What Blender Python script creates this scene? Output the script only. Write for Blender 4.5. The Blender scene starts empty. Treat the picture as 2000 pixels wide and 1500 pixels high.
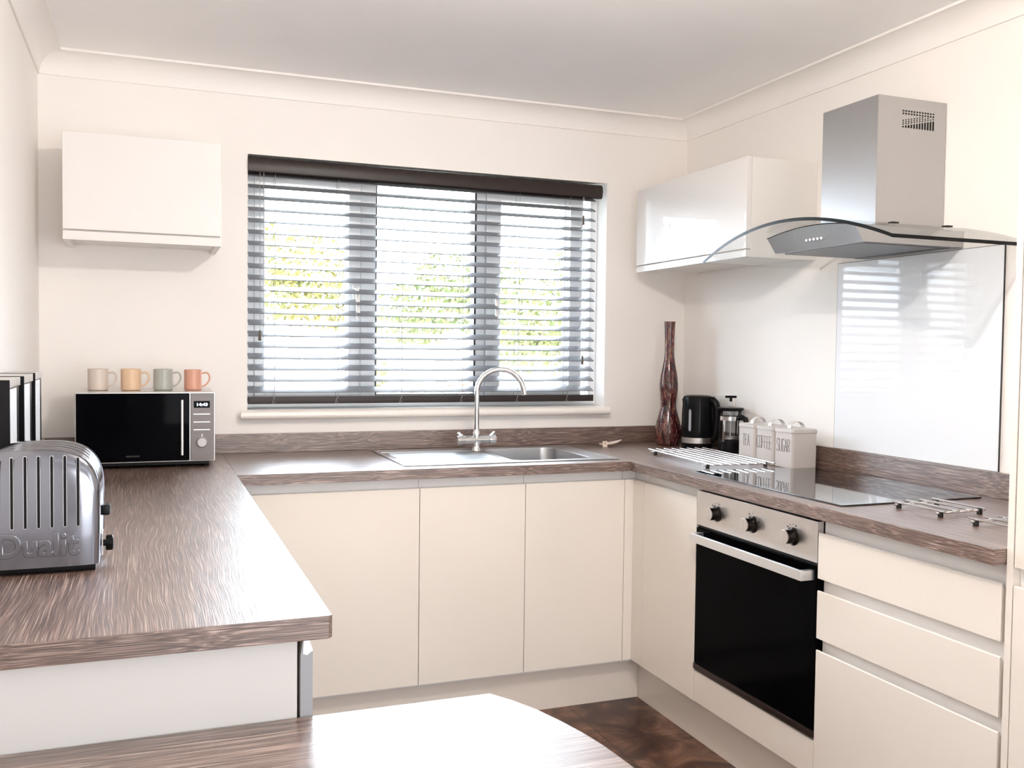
import bpy, bmesh, math, random
from mathutils import Vector, Matrix
random.seed(7)
S = bpy.context.scene
COL = S.collection
PI = math.pi

# ---------------------------------------------------------------- room sizes (metres)
W = 2.6116          # room width, x = 0 left wall .. W right wall
F = 2.0336          # plane of the fronts of the right hand run
H = 2.3317; ZC = 2.2529; CO = 0.0789
REAR = -6.3
WT = 0.9105; WTH = 0.035; ZU = 0.9828
XL = 0.6152         # front of left worktop
YB = -0.6498        # front of back worktop
XR = W - 0.6102     # front of right worktop
DB = -0.6134        # door plane of back run

# ---------------------------------------------------------------- camera
cam = bpy.data.cameras.new('camera'); co = bpy.data.objects.new('camera', cam); COL.objects.link(co)
cam.sensor_width = 36; cam.lens = 36 * 1843.588 / 2000; cam.clip_start = 0.05; cam.clip_end = 200
r_ = Vector((0.93293539, -0.35984103, 0.01208296)); u_ = Vector((0.00195119, 0.03861223, 0.99925236)); f_ = Vector((0.36003855, 0.93221432, -0.03672483))
m = Matrix((r_, u_, -f_)).transposed().to_4x4(); m.translation = (0.3554, -3.69755, 1.31471)
co.matrix_world = m
S.camera = co

# ---------------------------------------------------------------- world, sun, lamps, exposure
S.view_settings.view_transform = 'Standard'; S.view_settings.look = 'None'
S.view_settings.exposure = 0.55; S.view_settings.gamma = 1.0; S.view_settings.use_curve_mapping = False
S.cycles.max_bounces = 20; S.cycles.diffuse_bounces = 14; S.cycles.glossy_bounces = 8; S.cycles.transparent_max_bounces = 16
w = bpy.data.worlds.new('sky'); S.world = w; w.use_nodes = True
bg = w.node_tree.nodes['Background']; bg.inputs[0].default_value = (0.80, 0.89, 1.0, 1); bg.inputs[1].default_value = 17.0

def light(name, kind, loc, power, color, size=None, target=None, size_y=None):
    l = bpy.data.lights.new(name, kind); l.color = color; l.energy = power
    if kind == 'POINT': l.shadow_soft_size = size
    if kind == 'AREA':
        l.shape = 'RECTANGLE'; l.size = size; l.size_y = size_y or size
    if kind == 'SUN': l.angle = size
    o = bpy.data.objects.new(name, l); COL.objects.link(o); o.location = loc
    if target is not None:
        d = Vector(target) - Vector(loc); o.rotation_euler = d.to_track_quat('-Z', 'Y').to_euler()
    return o
light('sun', 'SUN', (0, -4, 12), 3.0, (1.0, 0.95, 0.86), 0.02, (3, 8, 2))
light('ceiling_lamp_light', 'POINT', (1.2, -2.16, 2.13), 30, (1.0, 0.905, 0.81), 0.028)
light('rear_fill_light', 'AREA', (1.45, REAR + 0.36, 0.95), 38, (0.95, 0.97, 1.0), 1.9, (1.40, -2.6, 2.2), 1.3)  # added fill from behind the viewer, standing in for daylight
light('side_fill_light', 'AREA', (W - 0.05, -4.5, 1.45), 13, (0.86, 0.93, 1.0), 1.2, (0.0, -1.9, 1.6), 1.1)  # added soft light towards the left wall; no side window is modelled

# ---------------------------------------------------------------- materials
def mat(name, color, rough=0.5, metal=0.0, coat=0.0, spec=0.5, trans=0.0, ior=1.5, emit=None, estr=0, crough=0.05, aniso=0):
    m = bpy.data.materials.new(name); m.use_nodes = True
    b = m.node_tree.nodes['Principled BSDF']
    b.inputs['Base Color'].default_value = (*color, 1); b.inputs['Roughness'].default_value = rough
    b.inputs['Metallic'].default_value = metal; b.inputs['Coat Weight'].default_value = coat; b.inputs['Coat Roughness'].default_value = crough
    b.inputs['Specular IOR Level'].default_value = spec; b.inputs['Transmission Weight'].default_value = trans; b.inputs['IOR'].default_value = ior
    if emit: b.inputs['Emission Color'].default_value = (*emit, 1); b.inputs['Emission Strength'].default_value = estr
    return m
def N(m, t): return m.node_tree.nodes.new(t)
def L(m, a, b): m.node_tree.links.new(a, b)
def coords(m, scale=(1, 1, 1)):
    tc = N(m, 'ShaderNodeTexCoord'); mp = N(m, 'ShaderNodeMapping'); mp.inputs['Scale'].default_value = scale
    L(m, tc.outputs['Object'], mp.inputs['Vector']); return mp.outputs['Vector']
def noise(m, vec, scale, detail=3, rough=0.5, dist=0.0):
    n = N(m, 'ShaderNodeTexNoise'); n.inputs['Scale'].default_value = scale; n.inputs['Detail'].default_value = detail
    n.inputs['Roughness'].default_value = rough; n.inputs['Distortion'].default_value = dist
    L(m, vec, n.inputs['Vector']); return n
def ramp(m, fac, stops, interp='LINEAR'):
    r = N(m, 'ShaderNodeValToRGB'); r.color_ramp.interpolation = interp
    e = r.color_ramp.elements
    while len(e) < len(stops): e.new(0.5)
    for k, (p, c) in enumerate(stops): e[k].position = p; e[k].color = (*c, 1)
    L(m, fac, r.inputs['Fac']); return r
def bump(m, h, strength, dist=0.001):
    b = N(m, 'ShaderNodeBump'); b.inputs['Strength'].default_value = strength; b.inputs['Distance'].default_value = dist
    L(m, h, b.inputs['Height']); L(m, b.outputs['Normal'], m.node_tree.nodes['Principled BSDF'].inputs['Normal'])
    return b
def pb(m): return m.node_tree.nodes['Principled BSDF']
def maprange(m, v, a, b):
    r = N(m, 'ShaderNodeMapRange'); r.inputs['To Min'].default_value = a; r.inputs['To Max'].default_value = b
    L(m, v, r.inputs['Value']); return r.outputs['Result']

def paint(name, color, rough=0.6):
    m = mat(name, color, rough, spec=0.3); v = coords(m)
    n = noise(m, v, 3.0, 2); r = ramp(m, n.outputs['Fac'], [(0.3, tuple(c * 0.985 for c in color)), (0.7, color)])
    L(m, r.outputs['Color'], pb(m).inputs['Base Color'])
    n2 = noise(m, v, 260, 2); bump(m, n2.outputs['Fac'], 0.08, 0.0006); return m

def wood(name, axis, tint=1.1, rough=0.36):
    m = mat(name, (0.2, 0.15, 0.12), rough, spec=0.7, coat=1.0, crough=0.36)
    tc = N(m, 'ShaderNodeTexCoord')
    wv = noise(m, coords(m, (1.4, 5, 5) if axis == 'x' else (5, 1.4, 5)), 1.3, 2, 0.5)
    sub = N(m, 'ShaderNodeVectorMath'); sub.operation = 'SUBTRACT'; sub.inputs[1].default_value = (0.5, 0.5, 0.5)
    L(m, wv.outputs['Color'], sub.inputs[0])
    sc = N(m, 'ShaderNodeVectorMath'); sc.operation = 'MULTIPLY'; sc.inputs[1].default_value = (0.06, 0.06, 0.012)
    L(m, sub.outputs['Vector'], sc.inputs[0])
    add = N(m, 'ShaderNodeVectorMath'); L(m, tc.outputs['Object'], add.inputs[0]); L(m, sc.outputs['Vector'], add.inputs[1])
    mp = N(m, 'ShaderNodeMapping'); mp.inputs['Scale'].default_value = (7, 620, 620) if axis == 'x' else (620, 7, 620)
    L(m, add.outputs['Vector'], mp.inputs['Vector'])
    g = noise(m, mp.outputs['Vector'], 1.0, 2, 0.55, 0.25)
    mp2 = N(m, 'ShaderNodeMapping'); mp2.inputs['Scale'].default_value = (3, 60, 60) if axis == 'x' else (60, 3, 60)
    L(m, add.outputs['Vector'], mp2.inputs['Vector'])
    g2 = noise(m, mp2.outputs['Vector'], 1.0, 3, 0.5, 0.3)
    t = tint
    r = ramp(m, g.outputs['Fac'], [(0.32, (0.038 * t, 0.019 * t, 0.013 * t)), (0.46, (0.098 * t, 0.055 * t, 0.041 * t)), (0.56, (0.172 * t, 0.108 * t, 0.086 * t)), (0.68, (0.40 * t, 0.315 * t, 0.275 * t))])
    r2 = ramp(m, g2.outputs['Fac'], [(0.3, (0.80, 0.78, 0.77)), (0.7, (1.12, 1.11, 1.10))])
    mx = N(m, 'ShaderNodeMix'); mx.data_type = 'RGBA'; mx.blend_type = 'MULTIPLY'; mx.inputs[0].default_value = 1
    L(m, r.outputs['Color'], mx.inputs[6]); L(m, r2.outputs['Color'], mx.inputs[7]); L(m, mx.outputs[2], pb(m).inputs['Base Color'])
    L(m, maprange(m, g.outputs['Fac'], rough + 0.12, rough - 0.06), pb(m).inputs['Roughness'])
    bb = bump(m, g.outputs['Fac'], 0.45, 0.0008); L(m, bb.outputs['Normal'], pb(m).inputs['Coat Normal']); return m

def brushed(name, color, rough, axis='z', amt=0.12):
    m = mat(name, color, rough, 1.0)
    s = {'x': (4, 400, 400), 'y': (400, 4, 400), 'z': (400, 400, 4)}[axis]
    n = noise(m, coords(m, s), 1.0, 2, 0.6)
    L(m, maprange(m, n.outputs['Fac'], rough - amt * 0.5, rough + amt), pb(m).inputs['Roughness'])
    bump(m, n.outputs['Fac'], 0.05, 0.0004); return m

def chrome(name, color=(0.86, 0.87, 0.88), rough=0.05, smudge=0.12):
    m = mat(name, color, rough, 1.0)
    n = noise(m, coords(m), 14, 5, 0.65)
    L(m, maprange(m, n.outputs['Fac'], max(0.01, rough - 0.03), rough + smudge), pb(m).inputs['Roughness'])
    return m

M = {}
M['wall'] = paint('wall_paint', (0.87, 0.845, 0.82))
M['ceil'] = paint('ceiling_paint', (0.92, 0.92, 0.925))
M['trim'] = paint('coving_paint', (0.87, 0.85, 0.83), 0.5)
M['sill'] = mat('sill_gloss', (0.86, 0.82, 0.77), 0.25, coat=0.3)
M['upvc'] = mat('white_upvc', (0.88, 0.90, 0.92), 0.25, coat=0.3)
M['gasket'] = mat('black_gasket', (0.012, 0.012, 0.014), 0.5)
M['gloss'] = mat('cream_gloss', (0.785, 0.735, 0.675), 0.30, spec=0.2, coat=0.55, crough=0.012)
M['glossw'] = mat('white_gloss', (0.79, 0.775, 0.765), 0.30, spec=0.2, coat=0.55, crough=0.012)
M['carcase'] = mat('white_carcase', (0.82, 0.80, 0.77), 0.4)
M['rail'] = mat('white_rail', (0.85, 0.84, 0.83), 0.3, coat=0.2)
M['plinth'] = mat('plinth_gloss', (0.74, 0.68, 0.62), 0.25, coat=0.4)
M['endpanel'] = mat('grey_end_panel', (0.66, 0.66, 0.65), 0.45)
M['edgegrey'] = mat('grey_edge', (0.36, 0.38, 0.41), 0.35)
M['woodx'] = wood('oak_grain_x', 'x'); M['woody'] = wood('oak_grain_y', 'y')
M['steel'] = brushed('brushed_steel', (0.50, 0.495, 0.50), 0.34, 'z')
M['steelx'] = brushed('brushed_steel_x', (0.52, 0.52, 0.53), 0.28, 'x')
M['steely'] = brushed('brushed_steel_y', (0.66, 0.63, 0.61), 0.32, 'y')
M['alu'] = brushed('satin_aluminium', (0.80, 0.81, 0.83), 0.30, 'y')
M['chrome'] = chrome('chrome'); M['toast'] = chrome('toaster_steel', (0.22, 0.228, 0.26), 0.07, 0.20)
M['satin'] = mat('satin_silver', (0.74, 0.75, 0.78), 0.42, 0.35)
M['black'] = mat('black_plastic', (0.004, 0.004, 0.005), 0.30, spec=0.18)
M['blackglass'] = mat('black_glass', (0.002, 0.002, 0.003), 0.05, spec=0.025)
M['ovenglass'] = mat('oven_glass', (0.0015, 0.0015, 0.002), 0.10, spec=0.02)
M['hob'] = mat('hob_glass', (0.004, 0.004, 0.006), 0.03, coat=0.5, spec=0.7)
M['rubber'] = mat('rubber', (0.008, 0.008, 0.009), 0.6)
M['browntrim'] = mat('brown_trim', (0.05, 0.035, 0.03), 0.3, 0.7)
M['splash'] = mat('white_back_glass', (0.82, 0.85, 0.89), 0.02, spec=0.22)
M['slat'] = mat('dark_slat', (0.20, 0.205, 0.225), 0.38, spec=0.35)
M['valance'] = mat('dark_brown_wood', (0.024, 0.015, 0.013), 0.38, spec=0.35)
M['cord'] = mat('cord', (0.30, 0.29, 0.28), 0.7)
M['tassel'] = mat('wood_tassel', (0.10, 0.075, 0.06), 0.4)
M['ivory'] = mat('stone_enamel', (0.54, 0.50, 0.48), 0.42)
M['ink'] = mat('dark_ink', (0.03, 0.03, 0.035), 0.6)
M['white'] = mat('white_plastic', (0.82, 0.82, 0.81), 0.35)
M['led'] = mat('led_digits', (0.8, 0.9, 1.0), 0.5, emit=(0.8, 0.9, 1.0), estr=2.5)
M['greypanel'] = brushed('grey_steel_panel', (0.17, 0.155, 0.15), 0.40, 'x')
M['silverpaint'] = mat('silver_paint', (0.62, 0.61, 0.60), 0.28, 0.85)
M['pink'] = mat('pink_ceramic', (0.72, 0.60, 0.53), 0.3)

def glass(name, tint=(1, 1, 1), rough=0.0, refl=1.0):
    m = bpy.data.materials.new(name); m.use_nodes = True; nt = m.node_tree; nt.nodes.clear()
    o = nt.nodes.new('ShaderNodeOutputMaterial'); mx = nt.nodes.new('ShaderNodeMixShader')
    t = nt.nodes.new('ShaderNodeBsdfTransparent'); t.inputs[0].default_value = (*tint, 1)
    g = nt.nodes.new('ShaderNodeBsdfGlossy'); g.inputs['Roughness'].default_value = rough
    fr = nt.nodes.new('ShaderNodeFresnel'); fr.inputs['IOR'].default_value = 1.45
    mu = nt.nodes.new('ShaderNodeMath'); mu.operation = 'MULTIPLY'; mu.inputs[1].default_value = refl
    nt.links.new(fr.outputs[0], mu.inputs[0]); nt.links.new(mu.outputs[0], mx.inputs[0])
    nt.links.new(t.outputs[0], mx.inputs[1]); nt.links.new(g.outputs[0], mx.inputs[2]); nt.links.new(mx.outputs[0], o.inputs['Surface'])
    return m
M['pane'] = glass('window_pane', (0.99, 1.0, 1.0), 0, 0.5)
M['hoodglass'] = glass('hood_glass', (0.975, 0.985, 0.985), 0, 0.35)
M['glassedge'] = mat('hood_glass_edge', (0.003, 0.004, 0.005), 0.3, spec=0.2)
M['jar'] = glass('jar_glass', (0.93, 0.94, 0.95), 0, 1.0)

def floor_mat():
    m = mat('brown_stone_vinyl', (0.05, 0.03, 0.02), 0.32)
    v = coords(m); n = noise(m, v, 5.5, 8, 0.62, 1.2); n2 = noise(m, v, 30, 4, 0.6)
    r = ramp(m, n.outputs['Fac'], [(0.32, (0.018, 0.007, 0.004)), (0.46, (0.065, 0.026, 0.015)), (0.56, (0.15, 0.068, 0.040)), (0.70, (0.30, 0.18, 0.12))])
    b = N(m, 'ShaderNodeTexBrick'); b.offset = 0.0; b.inputs['Scale'].default_value = 1; b.inputs['Brick Width'].default_value = 0.45; b.inputs['Row Height'].default_value = 0.45
    b.inputs['Mortar Size'].default_value = 0.0022; b.inputs['Color1'].default_value = (1, 1, 1, 1); b.inputs['Color2'].default_value = (0.72, 0.7, 0.7, 1); b.inputs['Mortar'].default_value = (0.25, 0.25, 0.25, 1)
    L(m, v, b.inputs['Vector'])
    mx = N(m, 'ShaderNodeMix'); mx.data_type = 'RGBA'; mx.blend_type = 'MULTIPLY'; mx.inputs[0].default_value = 1
    L(m, r.outputs['Color'], mx.inputs[6]); L(m, b.outputs['Color'], mx.inputs[7]); L(m, mx.outputs[2], pb(m).inputs['Base Color'])
    bump(m, n2.outputs['Fac'], 0.1, 0.001); return m
M['floor'] = floor_mat()

def vase_mat():
    m = mat('mosaic_glass', (0.2, 0.02, 0.03), 0.14, coat=0.3)
    v = coords(m, (1, 1, 0.17)); n = noise(m, v, 90, 3, 0.6, 0.15)
    r = ramp(m, n.outputs['Fac'], [(0.0, (0.012, 0.008, 0.012)), (0.41, (0.07, 0.008, 0.010)), (0.46, (0.02, 0.014, 0.014)), (0.50, (0.16, 0.022, 0.030)), (0.54, (0.03, 0.075, 0.06)), (0.565, (0.38, 0.20, 0.12)), (0.59, (0.10, 0.012, 0.018)), (0.68, (0.35, 0.16, 0.10))], 'CONSTANT')
    L(m, r.outputs['Color'], pb(m).inputs['Base Color']); return m
M['vase'] = vase_mat()

# ---------------------------------------------------------------- mesh helpers
class MB:
    def __init__(s): s.bm = bmesh.new(); s.bm.verts.ensure_lookup_table()
    def box(s, x0, x1, y0, y1, z0, z1, bev=0.0, seg=2):
        x0, x1 = min(x0, x1), max(x0, x1); y0, y1 = min(y0, y1), max(y0, y1); z0, z1 = min(z0, z1), max(z0, z1)
        g = bmesh.ops.create_cube(s.bm, size=1.0); vs = g['verts']
        for v in vs: v.co = Vector(((x0 + x1) / 2 + v.co.x * (x1 - x0), (y0 + y1) / 2 + v.co.y * (y1 - y0), (z0 + z1) / 2 + v.co.z * (z1 - z0)))
        if bev > 0:
            es = list({e for v in vs for e in v.link_edges})
            bmesh.ops.bevel(s.bm, geom=es, offset=bev, segments=seg, profile=0.5, affect='EDGES')
        return s
    def prism(s, pts, axis, a, b):
        """2-D outline pts extruded along axis from a to b. axis x: pts=(y,z); y: (x,z); z: (x,y)"""
        def P(p, t): return {'x': (t, p[0], p[1]), 'y': (p[0], t, p[1]), 'z': (p[0], p[1], t)}[axis]
        A = [s.bm.verts.new(P(p, a)) for p in pts]; B = [s.bm.verts.new(P(p, b)) for p in pts]
        n = len(pts)
        for i in range(n): s.bm.faces.new((A[i], A[(i + 1) % n], B[(i + 1) % n], B[i]))
        s.bm.faces.new(A[::-1]); s.bm.faces.new(B); return s
    def loft(s, rings, cap=True, closed=True):
        R = [[s.bm.verts.new(p) for p in r] for r in rings]
        for a, b in zip(R, R[1:]):
            n = len(a)
            for i in range(n if closed else n - 1): s.bm.faces.new((a[i], a[(i + 1) % n], b[(i + 1) % n], b[i]))
        if cap: s.bm.faces.new(R[0][::-1]); s.bm.faces.new(R[-1])
        return s
    def lathe(s, prof, c=(0, 0, 0), seg=40, axis='z', cap=True):
        rings = []
        for (r, h) in prof:
            ring = []
            for k in range(seg):
                a = 2 * PI * k / seg; p, q = max(r, 1e-5) * math.cos(a), max(r, 1e-5) * math.sin(a)
                ring.append({'z': (c[0] + p, c[1] + q, c[2] + h), 'x': (c[0] + h, c[1] + p, c[2] + q), 'y': (c[0] + p, c[1] + h, c[2] + q)}[axis])
            rings.append(ring)
        return s.loft(rings, cap)
    def tube(s, pts, r, seg=12, cap=True):
        pts = [Vector(p) for p in pts]; n = len(pts)
        rr = r if isinstance(r, (list, tuple)) else [r] * n
        t0 = (pts[1] - pts[0]).normalized(); up = Vector((0, 0, 1)) if abs(t0.z) < 0.9 else Vector((1, 0, 0))
        nrm = (up - t0 * up.dot(t0)).normalized(); rings = []
        for i in range(n):
            t = (pts[min(i + 1, n - 1)] - pts[max(i - 1, 0)]).normalized()
            nrm = (nrm - t * nrm.dot(t)).normalized(); b = t.cross(nrm)
            rings.append([pts[i] + (nrm * math.cos(2 * PI * k / seg) + b * math.sin(2 * PI * k / seg)) * rr[i] for k in range(seg)])
        return s.loft(rings, cap)
    def ribbon(s, pts, width, thick, wdir):
        """flat strip following pts, wide along wdir"""
        pts = [Vector(p) for p in pts]; wd = Vector(wdir).normalized(); rings = []; n = len(pts)
        for i in range(n):
            t = (pts[min(i + 1, n - 1)] - pts[max(i - 1, 0)]).normalized(); q = t.cross(wd).normalized()
            a = wd * width / 2; b = q * thick / 2
            rings.append([pts[i] - a - b, pts[i] + a - b, pts[i] + a + b, pts[i] - a + b])
        return s.loft(rings)
    def holed(s, axis, o, hole, d0, d1):
        """slab with one rectangular hole. o=(a0,a1,b0,b1), hole likewise; axis is the thickness axis"""
        A = [o[0], hole[0], hole[1], o[1]]; B = [o[2], hole[2], hole[3], o[3]]
        def P(a, b, d): return {'y': (a, d, b), 'z': (a, b, d), 'x': (d, a, b)}[axis]
        V = {}
        for i in range(4):
            for j in range(4):
                for k, d in enumerate((d0, d1)): V[i, j, k] = s.bm.verts.new(P(A[i], B[j], d))
        for i in range(3):
            for j in range(3):
                if i == 1 and j == 1: continue
                for k in (0, 1): s.bm.faces.new((V[i, j, k], V[i + 1, j, k], V[i + 1, j + 1, k], V[i, j + 1, k]))
        for i in range(3):
            for j in (0, 3): s.bm.faces.new((V[i, j, 0], V[i + 1, j, 0], V[i + 1, j, 1], V[i, j, 1])); s.bm.faces.new((V[j, i, 0], V[j, i + 1, 0], V[j, i + 1, 1], V[j, i, 1]))
        for (a, b) in (((1, 1), (2, 1)), ((1, 2), (2, 2)), ((1, 1), (1, 2)), ((2, 1), (2, 2))):
            s.bm.faces.new((V[a[0], a[1], 0], V[b[0], b[1], 0], V[b[0], b[1], 1], V[a[0], a[1], 1]))
        return s
    def build(s, name, material, parent=None, smooth=True, ang=35, local=False):
        bmesh.ops.recalc_face_normals(s.bm, faces=s.bm.faces)
        me = bpy.data.meshes.new(name); s.bm.to_mesh(me); s.bm.free()
        if smooth:
            me.polygons.foreach_set('use_smooth', [True] * len(me.polygons)); me.set_sharp_from_angle(angle=math.radians(ang))
        me.materials.append(material)
        o = link(name, me, parent, local)
        if smooth:
            wn = o.modifiers.new('weighted_normals', 'WEIGHTED_NORMAL'); wn.keep_sharp = True; wn.weight = 90
        return o

def origin_of(o):
    while o.parent: o = o.parent
    return Vector(o.location)
def link(name, me, parent=None, local=False):
    o = bpy.data.objects.new(name, me); COL.objects.link(o)
    if parent is not None:
        o.parent = parent
        if not local:
            d = origin_of(parent); me.transform(Matrix.Translation(-d))
    return o
def tag(o, label=None, cat=None, group=None, kind=None):
    if label: o['label'] = label
    if cat: o['category'] = cat
    if group: o['group'] = group
    if kind: o['kind'] = kind
    return o
def thing(name, loc, label=None, cat=None, group=None, rz=0):
    o = bpy.data.objects.new(name, None); COL.objects.link(o); o.location = loc; o.rotation_euler = (0, 0, rz); o.empty_display_size = 0.05
    return tag(o, label, cat, group)
def struct(o, label=None):
    o['kind'] = 'structure'
    if label: o['label'] = label
    return o
def copy_tree(o, parent=None):
    c = o.copy(); COL.objects.link(c)
    if parent is not None: c.parent = parent
    for ch in [x for x in bpy.data.objects if x.parent == o]: copy_tree(ch, c)
    return c
def mesh_from(name, verts, faces, material, parent=None, smooth=False, local=False):
    me = bpy.data.meshes.new(name); me.from_pydata(verts, [], faces); me.update(); me.materials.append(material)
    if smooth: me.polygons.foreach_set('use_smooth', [True] * len(me.polygons))
    return link(name, me, parent, local)
def text_mesh(name, body, size, width, extrude, material, parent, origin, xdir, zdir, bevel=0.0, offset=0.0, base=None):
    """lettering as a mesh; lower left corner at origin, reading along xdir, scaled to the given width"""
    cu = bpy.data.curves.new(name, 'FONT'); cu.body = body; cu.size = size; cu.extrude = extrude; cu.bevel_depth = bevel; cu.bevel_resolution = 2; cu.offset = offset
    t = bpy.data.objects.new(name, cu); COL.objects.link(t); bpy.context.view_layer.update()
    me = bpy.data.meshes.new_from_object(t.evaluated_get(bpy.context.evaluated_depsgraph_get()))
    COL.objects.unlink(t); bpy.data.objects.remove(t)
    xs = [v.co.x for v in me.vertices]; x0, x1 = min(xs), max(xs); k = width / (x1 - x0)
    X = Vector(xdir).normalized(); Z = Vector(zdir).normalized(); Nn = X.cross(Z); O = Vector(origin)
    for v in me.vertices: v.co = O + X * ((v.co.x - x0) * k) + Z * v.co.y + Nn * v.co.z
    me.materials.clear(); me.materials.append(material); me.name = name
    me.polygons.foreach_set('use_smooth', [True] * len(me.polygons)); me.set_sharp_from_angle(angle=0.6)
    return link(name, me, parent)

# ================================================================ SETTING
WX0, WX1, WZ0, WZ1 = 0.7078, 2.2144, 1.0713, 2.0372
struct(MB().box(-0.2, W + 0.2, REAR - 0.2, 0.3, -0.12, 0).build('floor', M['floor']), 'brown marbled stone-look tiled kitchen floor')
struct(MB().box(-0.2, W + 0.2, REAR - 0.2, 0.3, H, H + 0.15).build('ceiling', M['ceil']), 'plain white kitchen ceiling')
struct(MB().holed('y', (0, W, 0, H), (WX0, WX1, WZ0, WZ1), 0, 0.30).build('wall_back', M['wall'], smooth=False), 'cream wall around the window')
struct(MB().box(-0.2, 0, REAR, 0.3, 0, H).build('wall_left', M['wall']), 'pale wall at the left edge')
struct(MB().box(W, W + 0.2, REAR, 0.3, 0, H).build('wall_right', M['wall']), 'cream wall behind the cooker hood')
struct(MB().box(-0.2, W + 0.2, REAR - 0.2, REAR, 0, H).build('wall_front', M['wall']), 'wall behind the viewer')

def cove():
    pts = [(0, ZC), (0.007, ZC), (0.007, ZC + 0.006)]
    n = 12; c0 = 0.007; R = CO - 0.007 - 0.004
    for k in range(n + 1):
        a = k / n * PI / 2
        pts.append((c0 + R - R * math.cos(a), ZC + 0.006 + (H - 0.008 - ZC - 0.006) * math.sin(a)))
    pts += [(CO, H - 0.008), (CO, H), (0, H)]
    return pts
def trim_run(name, a, b, da, db, inward, label):
    """coving from a to b; the ends are mitred by moving each point along the run by da*d, db*d"""
    A, B = Vector((*a, 0)), Vector((*b, 0)); t = (B - A).normalized(); n = Vector((*inward, 0))
    r0 = [A + n * d + t * (da * d) + Vector((0, 0, z)) for d, z in cove()]; r1 = [B + n * d + t * (db * d) + Vector((0, 0, z)) for d, z in cove()]
    struct(MB().loft([r0, r1]).build(name, M['trim'], ang=25), label)
trim_run('trim_1', (0, REAR), (0, 0), 0, -1, (1, 0), 'coving along the left wall')
trim_run('trim_2', (0, 0), (W, 0), 1, -1, (0, -1), 'coving above the window wall')
trim_run('trim_3', (W, 0), (W, REAR), 1, 0, (-1, 0), 'coving above the hood wall')

# window sill with bullnose
prof = [(0.09, 1.0713), (0.09, 1.045), (0, 1.045), (0, 1.037), (-0.030, 1.037)]
for k in range(9):
    a = -PI / 2 - k / 8 * PI; prof.append((-0.033 + 0.0171 * math.cos(a), 1.0542 + 0.0171 * math.sin(a)))
sm = MB(); sm.prism([(y, z) for y, z in prof if y <= 0.0001], 'x', 0.6800, 2.2240)
sm.box(WX0 + 0.0005, WX1 - 0.0005, 0, 0.13, 1.0713, 1.0724)
struct(sm.build('trim_4', M['sill'], ang=30), 'glossy cream window sill with rounded nose')

# ---- window (setting) : frame, sashes, panes, handles
win = struct(thing('window_1', (WX0, 0.09, WZ0)), 'white three-light casement window behind the blind')
FY0, FY1 = 0.09, 0.15
def ring(mb, x0, x1, z0, z1, wl, wr, wb, wt, y0, y1, bev=0.004):
    mb.box(x0, x0 + wl, y0, y1, z0, z1, bev); mb.box(x1 - wr, x1, y0, y1, z0, z1, bev)
    mb.box(x0 + wl * .9, x1 - wr * .9, y0, y1, z0, z0 + wb, bev); mb.box(x0 + wl * .9, x1 - wr * .9, y0, y1, z1 - wt, z1, bev)
fr = MB(); fz0, fz1 = WZ0 + 0.002, WZ1
ring(fr, WX0, WX1, fz0, fz1, 0.035, 0.035, 0.045, 0.045, FY0, FY1 + 0.02)
fr.box(1.158, 1.220, FY0 + .001, FY1 + 0.018, fz0 + .042, fz1 - .042, 0.003); fr.box(1.650, 1.690, FY0 + .001, FY1 + 0.018, fz0 + .042, fz1 - .042, 0.003)
ring(fr, 1.215, 1.652, fz0 + .03, fz1 - .03, 0.010, 0.006, 0.02, 0.025, FY0 + .006, FY1, 0.003)
fr.build('window_frame', M['upvc'], win)
for (a, b) in ((0.740, 1.156), (1.692, 2.140)):
    sh = MB(); ring(sh, a, b, 1.108, 1.994, 0.040 if a < 1 else 0.066, 0.050 if a < 1 else 0.062, 0.052, 0.052, FY0 - 0.012, FY1 + .01, 0.005); sh.build('window_sash', M['upvc'], win)
gk = MB()
for (a, b, z0, z1) in ((0.780, 1.106, 1.160, 1.942), (1.224, 1.646, 1.124, 1.984), (1.758, 2.078, 1.160, 1.942)):
    ring(gk, a - .003, b + .003, z0 - .003, z1 + .003, 0.004, 0.004, 0.004, 0.004, 0.092, 0.140, 0)
gk.box(1.641, 1.648, 0.088, 0.14, 1.12, 1.985); gk.build('gasket', M['gasket'], win)
for (a, b, z0, z1) in ((0.776, 1.110, 1.156, 1.946), (1.220, 1.650, 1.120, 1.988), (1.754, 2.082, 1.156, 1.946)):
    MB().box(a, b, 0.118, 0.124, z0, z1).build('pane', M['pane'], win)
for hx, s in ((1.132, 1), (1.730, -1)):
    hb = MB(); hb.box(hx - .011, hx + .011, 0.062, 0.080, 1.505, 1.565, 0.004)
    hb.tube([(hx, 0.066, 1.545), (hx, 0.040, 1.545), (hx + .004 * s, 0.036, 1.53), (hx + .006 * s, 0.036, 1.43)], [.008, .008, .009, .007], 10)
    hb.build('window_handle', M['white'], win)

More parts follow.
